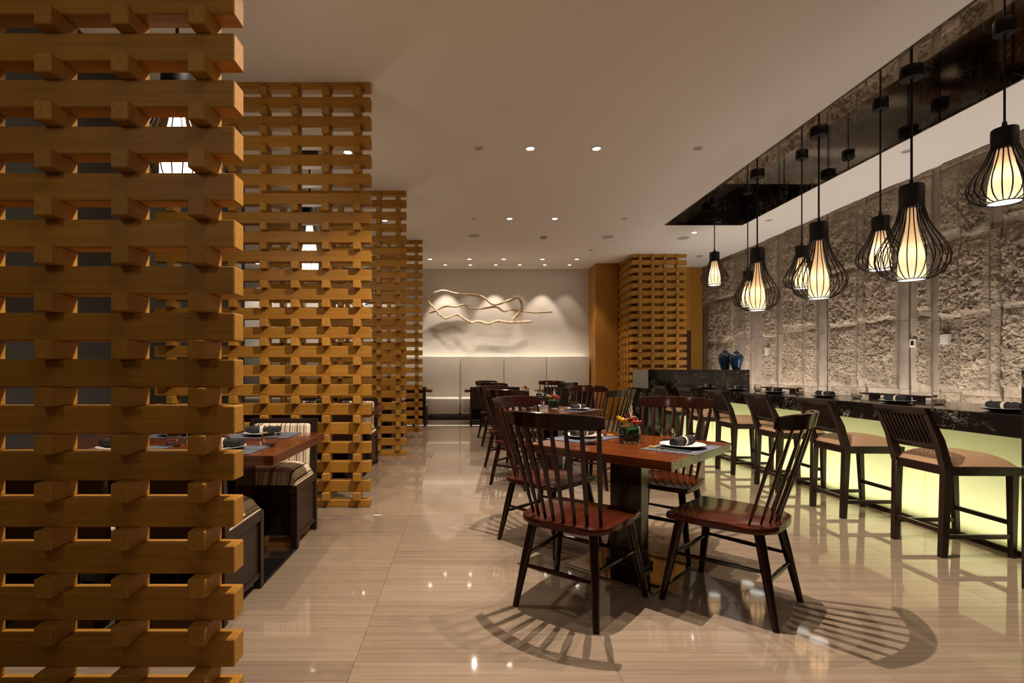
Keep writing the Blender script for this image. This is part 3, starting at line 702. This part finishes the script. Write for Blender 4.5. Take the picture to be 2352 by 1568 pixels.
def vase(x, y, z, sc, label):
    t_ = thing('flower_vase', label, 'flower vase', (x, y, z), R(10), 'table flowers'); t_.scale = (sc, sc, sc)
    bm = new(); box(bm, -0.05, 0.05, -0.05, 0.05, 0.0, 0.105, 0.006, 2)
    top = [f for f in bm.faces if f.calc_center_median().z > 0.1045]
    bmesh.ops.delete(bm, geom=top, context='FACES')
    obj('glass_cube', bm, M['glass'], t_)
    bm = new(); box(bm, -0.042, 0.042, -0.042, 0.042, 0.014, 0.095, 0.012, 2); obj('leaf_lining', bm, M['leaf'], t_)
    def petals(cx, cy, cz, n, ln, wd, mm, tilt):
        bm = new()
        for k in range(n):
            a = 2*math.pi*k/n+cx*20; T = Matrix.Translation((cx, cy, cz)) @ Matrix.Rotation(a, 4, 'Z') @ Matrix.Rotation(-tilt, 4, 'Y')
            vs = [bm.verts.new(T @ Vector(p)) for p in ((0,0,0),(ln*0.45,-wd,0.006),(ln,0,0.0),(ln*0.45,wd,0.006),(ln*0.5,0,-0.003))]
            bm.faces.new((vs[0], vs[1], vs[4])); bm.faces.new((vs[1], vs[2], vs[4])); bm.faces.new((vs[2], vs[3], vs[4])); bm.faces.new((vs[3], vs[0], vs[4]))
        lathe(bm, [(0.004,0),(0.007,0.006),(0.003,0.014)], 8, c=(cx, cy, cz))
        obj('flower', bm, mm, t_)
    petals(-0.045, -0.01, 0.120, 6, 0.052, 0.021, M['yellow'], 0.7)
    petals(-0.060, 0.02, 0.135, 5, 0.035, 0.012, M['yellow'], 1.0)
    petals(0.03, -0.02, 0.115, 7, 0.038, 0.016, M['red'], 0.6); petals(0.055, 0.0, 0.112, 7, 0.036, 0.015, M['red'], 0.7)
    petals(0.035, 0.025, 0.128, 6, 0.028, 0.011, M['red'], 0.9); petals(0.0, 0.03, 0.135, 6, 0.05, 0.012, M['purple'], 1.1)
    petals(-0.01, -0.02, 0.125, 6, 0.04, 0.013, M['purple'], 0.9)
    for (x0, lean, hh) in ((0.005, 0.01, 0.24), (0.012, -0.012, 0.21), (-0.005, 0.03, 0.2)):
        bm = new(); tube(bm, [(x0, 0, 0.08), (x0+lean*0.5, 0, 0.08+hh*0.4), (x0+lean, 0.01, hh)], [0.003, 0.0035, 0.001], 6); obj('stem', bm, M['grass'], t_)
    bm = new(); tube(bm, [(0.03+0.022*math.cos(a), 0, 0.135+0.026*math.sin(a)) for a in [math.pi*k/10 for k in range(-1, 12)]], 0.0022, 6); obj('curled_stem', bm, M['grass'], t_)
for (tx, ty, tn), sc in zip(TC, (1.0, 1.0, 1.0)):
    near = ty < 4
    vase(tx+0.01, ty+0.02, 0.7504, sc, f'square glass vase of yellow and coral flowers on the {tn}')
    setting(tx+0.245, ty-0.19, 0.7504, R(45), f'{tn}, front-right place')
    setting(tx-0.225, ty+0.225, 0.7504, R(225), f'{tn}, back-left place')

# ------------------------------------------------------------------ bar stools
def make_stool(label):
    t_ = thing('bar_stool', label, 'bar stool', (0, 0, 0), 0, 'tan-seated bar stools')
    for s in (-1, 1):
        bm = new(); bar(bm, (s*0.180, -0.225, 0.0), (s*0.185, -0.205, 0.56), 0.036, 0.042, 0.044, 0.052, 0.003)
        bar(bm, (s*0.185, -0.205, 0.56), (s*0.187, -0.255, 0.75), 0.044, 0.052, 0.040, 0.046, 0.0)
        bar(bm, (s*0.187, -0.255, 0.75), (s*0.188, -0.345, 0.945), 0.040, 0.046, 0.036, 0.030, 0.0); obj('rear_leg', bm, M['stool'], t_)
        bm = new(); bar(bm, (s*0.185, 0.215, 0.0), (s*0.200, 0.200, 0.56), 0.032, 0.032, 0.046, 0.046, 0.003); obj('front_leg', bm, M['stool'], t_)
    bm = new()
    hexa(bm, [(-0.205,-0.225,0.525),(0.205,-0.225,0.525),(0.225,0.232,0.525),(-0.225,0.232,0.525)], [(-0.205,-0.225,0.582),(0.205,-0.225,0.582),(0.228,0.236,0.582),(-0.228,0.236,0.582)], 0.003)
    obj('seat_frame', bm, M['stool'], t_)
    bm = new(); n = 12; g = []
    for j in range(n+1):
        row = []
        for i in range(n+1):
            u, v_ = -1+2*i/n, -1+2*j/n
            x = (0.200+0.012*(v_+1))*math.copysign(1-(1-abs(u))**1.35, u) if False else (0.196+0.012*(v_+1))*u
            y = 0.0+0.215*v_+0.002
            z = 0.583+0.078*(max(0, (1-u**4))**0.55)*(max(0, (1-v_**4))**0.55)
            row.append(bm.verts.new((x, y, z)))
        g.append(row)
    for j in range(n):
        for i in range(n): bm.faces.new((g[j][i], g[j][i+1], g[j+1][i+1], g[j+1][i]))
    obj('cushion', bm, M['leather'], t_)
    bm = new(); hexa(bm, [(-0.206,-0.345,0.905),(0.206,-0.345,0.905),(0.206,-0.315,0.905),(-0.206,-0.315,0.905)], [(-0.208,-0.372,0.955),(0.208,-0.372,0.955),(0.208,-0.335,0.955),(-0.208,-0.335,0.955)], 0.004); obj('top_rail', bm, M['stool'], t_)
    bm = new(); hexa(bm, [(-0.168,-0.245,0.680),(0.168,-0.245,0.680),(0.168,-0.222,0.680),(-0.168,-0.222,0.680)], [(-0.168,-0.26,0.720),(0.168,-0.26,0.720),(0.168,-0.238,0.720),(-0.168,-0.238,0.720)], 0.002); obj('lower_rail', bm, M['stool'], t_)
    for k in range(11):
        x = -0.150+0.300*k/10
        bm = new(); bar(bm, (x, -0.246, 0.718), (x, -0.329, 0.907), 0.013, 0.030, 0.013, 0.030, 0.001); obj('slat', bm, M['stool'], t_)
    bm = new(); box(bm, -0.17, 0.17, -0.232, -0.212, 0.150, 0.178, 0.002); obj('stretcher', bm, M['stool'], t_)
    bm = new(); box(bm, -0.175, 0.175, 0.200, 0.222, 0.205, 0.235, 0.002); obj('stretcher', bm, M['stool'], t_)
    for s in (-1, 1):
        bm = new(); box(bm, s*0.188-0.010, s*0.188+0.010, -0.215, 0.205, 0.120, 0.148, 0.002); obj('stretcher', bm, M['stool'], t_)
    return t_
names = ('nearest the camera', 'second from the camera', 'third from the camera', 'fourth from the camera', 'fifth, partly behind a dining chair', 'farthest, beside the marble upstand')
st0 = None
for i, y in enumerate((3.45, 4.31, 5.17, 6.01, 6.84, 7.68)):
    lab = 'dark slatted bar stool with tan leather seat, '+names[i]
    st = make_stool(lab) if st0 is None else dup(st0, lab)
    st0 = st0 or st
    st.location = (3.275, y, 0); st.rotation_euler = (0, 0, R(-90))
for i, y in enumerate((3.45, 4.31, 5.17, 6.01, 6.84, 7.68)):
    setting(3.62, y-0.02, 0.9204, R(-90), 'bar in front of the '+('nearest', 'second', 'third', 'fourth', 'fifth', 'farthest')[i]+' stool', matt=False, sticks=False)
for i, y in enumerate((4.85, 6.6)):
    t_ = tag(put('serving_tray', None), ('near', 'far')[i]+' long dark wooden tray standing at the back edge of the bar', 'tray', 'bar trays')
    t_.location = (4.08, y, 0.9204)
    bm = new(); box(bm, -0.06, 0.06, -0.36, 0.36, 0.03, 0.045, 0.003); obj('tray_board', bm, M['stool'], t_)
    for s in (-1, 1):
        bm = new(); box(bm, -0.05, 0.05, s*0.25-0.012, s*0.25+0.012, 0.0, 0.030, 0.002); obj('foot', bm, M['stool'], t_)

# ------------------------------------------------------------------ booths
def make_booth_chair(label, group):
    t_ = thing('booth_chair', label, 'chair', (0, 0, 0), 0, group)
    for s in (-1, 1):
        bm = new(); box(bm, s*0.232-0.022, s*0.232+0.022, 0.19, 0.235, 0, 0.42, 0.003); obj('front_leg', bm, M['booth'], t_)
        bm = new(); bar(bm, (s*0.232, -0.215, 0.0), (s*0.232, -0.205, 0.42), 0.044, 0.044, 0.044, 0.044, 0.003)
        bar(bm, (s*0.232, -0.205, 0.42), (s*0.232, -0.235, 0.81), 0.044, 0.044, 0.040, 0.034, 0.0); obj('rear_leg', bm, M['booth'], t_)
        bm = new(); box(bm, s*0.232-0.008, s*0.232+0.008, -0.19, 0.19, 0.09, 0.37, 0.002); obj('side_panel', bm, M['booth'], t_)
        bm = new(); box(bm, s*0.232-0.015, s*0.232+0.015, -0.19, 0.19, 0.06, 0.09, 0.002); obj('side_rail', bm, M['booth'], t_)
    bm = new(); box(bm, -0.252, 0.252, -0.215, 0.236, 0.37, 0.425, 0.004); obj('seat_frame', bm, M['booth'], t_)
    bm = new(); box(bm, -0.21, 0.21, 0.205, 0.215, 0.09, 0.37, 0.001); obj('front_panel', bm, M['booth'], t_)
    bm = new(); n = 14; g = []
    for j in range(n+1):
        row = []
        for i in range(n+1):
            u, v_ = -1+2*i/n, -1+2*j/n
            row.append(bm.verts.new((0.240*u, 0.015+0.212*v_, 0.426+0.105*(max(0, 1-u**6))**0.5*(max(0, 1-v_**6))**0.5)))
        g.append(row)
    for j in range(n):
        for i in range(n): bm.faces.new((g[j][i], g[j][i+1], g[j+1][i+1], g[j+1][i]))
    obj('seat_cushion', bm, M['stripe'], t_)
    Mb = Matrix.Translation((0, -0.205, 0.42)) @ Matrix.Rotation(R(4.4), 4, 'X')
    bm = new(); box(bm, -0.209, 0.209, 0.000, 0.060, 0.02, 0.375, 0.022, 3, T=Mb); obj('back_cushion', bm, M['stripe'], t_)
    bm = new(); box(bm, -0.21, 0.21, -0.015, 0.004, 0.0, 0.39, 0.002, T=Mb); obj('back_panel', bm, M['booth'], t_)
    bm = new(); box(bm, -0.254, 0.254, -0.020, 0.014, 0.385, 0.41, 0.003, T=Mb); obj('back_rail', bm, M['booth'], t_)
    return t_
def make_booth_table(label, wx, dy):
    t_ = thing('booth_table', label, 'table', (0, 0, 0), 0, 'long booth tables')
    bm = new(); box(bm, -wx/2, wx/2, -dy/2, dy/2, 0.695, 0.750, 0.003); obj('tabletop', bm, M['table'], t_)
    for s in (-1, 1):
        bm = new(); box(bm, s*(wx/2-0.40)-0.05, s*(wx/2-0.40)+0.05, -0.14, 0.14, 0.012, 0.694, 0.003); obj('leg', bm, M['chair'], t_)
    bm = new(); box(bm, -wx/2+0.12, wx/2-0.12, -0.29, 0.29, 0, 0.012, 0.004); obj('base_plate', bm, M['base_black'], t_)
    bm = new(); box(bm, -wx/2+0.115, wx/2-0.115, -0.295, 0.295, 0, 0.006, 0.002); obj('base_rim', bm, M['steel'], t_)
    return t_
bc0 = bt0 = None
ord3 = ('nearest', 'second', 'third')
for i, y in enumerate((3.15, 5.85, 8.57)):
    lab = f'long mahogany booth table of the {ord3[i]} booth behind the screens'
    b = make_booth_table(lab, 1.52, 0.97) if bt0 is None else dup(bt0, lab)
    bt0 = bt0 or b; b.location = (-1.76, y+0.01, 0)
    for side, (yy, rz) in (('far', (3.64-3.15, 180)), ('near', (2.61-3.15, 0))):
        for pos, x in (('aisle-side', -1.37), ('middle', -1.93), ('inner', -2.49)):
            if pos == 'inner' and True: continue
            l2 = f'striped booth chair, {side} row, {pos} seat of the {ord3[i]} booth'
            c = make_booth_chair(l2, 'striped booth chairs') if bc0 is None else dup(bc0, l2)
            bc0 = bc0 or c; c.location = (x, y+yy, 0); c.rotation_euler = (0, 0, R(rz))
            if side == 'near': setting(x+0.02, y-0.30, 0.7504, 0, f'{ord3[i]} booth table, near {pos} place', sticks=False)
            else: setting(x, y+0.33, 0.7504, R(180), f'{ord3[i]} booth table, far {pos} place', sticks=False, glass=(pos != 'middle'))
    vase(-1.66, y+0.02, 0.7504, 1.0, f'square glass vase of flowers on the {ord3[i]} booth table')

# dining tables along the banquette with booth chairs on the room side
for k, (xc, wx, seats) in enumerate(((-1.35, 1.24, (-1.08, -1.64)), (0.60, 1.22, (0.36, 0.90)), (2.2, 1.22, (1.93, 2.47)))):
    nm = ('left', 'middle', 'right')[k]
    b = make_booth_table(f'{nm} dark table in front of the silver banquette', wx, 0.62); b['group'] = 'banquette tables'
    b.location = (xc, 11.60, 0)
    for q, x in enumerate(seats):
        dup(bc0, f'dark booth chair with its back to the room, {("left","right")[x == max(seats)]} seat at the {nm} banquette table', (x, 11.03, 0), 0, 'booth chairs at the banquette')
        setting(x, 11.44, 0.7504, 0, f'{nm} banquette table, {("left","right")[x == max(seats)]} place', matt=False, sticks=False)

# ------------------------------------------------------------------ banquette, driftwood
bq = thing('banquette', 'long silver-grey upholstered banquette against the white back wall', 'banquette', (0, 0, 0))
seams = [3.045, 1.993, 0.954, -0.118, -1.17, -2.22, -3.27, -4.32, -5.37]
for a, b in zip(seams, seams[1:]):
    bm = new(); box(bm, b+0.004, a-0.004, 12.50, 12.60, 0.50, 1.52, 0.018, 3); obj('backrest', bm, M['silver'], bq)
    bm = new(); box(bm, b+0.004, a-0.004, 12.0, 12.50, 0.15, 0.54, 0.05, 4); obj('seat', bm, M['silver'], bq)
bm = new(); box(bm, -5.37, 3.045, 12.14, 12.60, 0.0, 0.148); obj('plinth', bm, M['base_black'], bq)
bm = new(); box(bm, -5.37, 3.045, 12.601, 12.64, 0.0, 1.40); obj('back_board', bm, M['booth'], bq)

def P5(x, y, d): return px(900+x/3.563, 560+y/3.563, d)
def branch(pts, r0, r1, dy0, dy1, sd):
    ps = [Vector(P5(x, y, 12.45)) for x, y in pts]; n = len(ps)
    for i, p in enumerate(ps): p.y = 12.45+dy0+(dy1-dy0)*i/(n-1)+0.03*math.sin(i*1.7+sd)
    out = []
    for i in range(n-1):
        p0, p1, p2, p3 = ps[max(0, i-1)], ps[i], ps[i+1], ps[min(n-1, i+2)]
        for k in range(6):
            t = k/6
            out.append(0.5*((2*p1)+(-p0+p2)*t+(2*p0-5*p1+4*p2-p3)*t*t+(-p0+3*p1-3*p2+p3)*t**3))
    out.append(ps[-1])
    rad = [(r0+(r1-r0)*i/(len(out)-1))*(1+0.3*noise.noise(Vector((i*0.35, sd, 0)))) for i in range(len(out))]
    return out, rad
dw = thing('driftwood_art', 'twisted bleached driftwood branches mounted on the white back wall', 'wall art', (0, 0, 0))
for pts, r0, r1, a, b, sd in (
    ([(240,430),(320,445),(350,400),(430,383),(520,405),(640,415),(740,435),(830,497),(900,482),(980,458),(1025,440),(1055,470),(1062,520),(1030,575),(990,620)], 0.020, 0.035, 0.02, -0.08, 1),
    ([(310,565),(370,545),(440,510),(520,515),(600,495),(640,530),(740,530),(850,515),(910,550),(970,540),(1060,550),(1180,560),(1315,555)], 0.025, 0.023, -0.03, 0.02, 2),
    ([(250,430),(340,520),(430,610),(530,580),(600,620),(650,645),(710,635),(790,655),(860,635),(990,645),(1140,635)], 0.022, 0.034, -0.12, -0.04, 3)):
    o, rd = branch(pts, r0, r1, a, b, sd)
    bm = new(); tube(bm, o, rd, 9)
    for v_ in bm.verts: v_.co += Vector((noise.noise(v_.co*14), 0, noise.noise(v_.co*14+Vector((5, 5, 5)))))*0.012
    obj('branch', bm, M['driftwood'], dw)
for x in (560, 1060):
    c = P5(x, 500 if x < 600 else 550, 12.5)
    bm = new(); tube(bm, [(c[0], 12.44, c[2]), (c[0], 12.752, c[2])], 0.006, 8); obj('wall_pin', bm, M['steel'], dw)
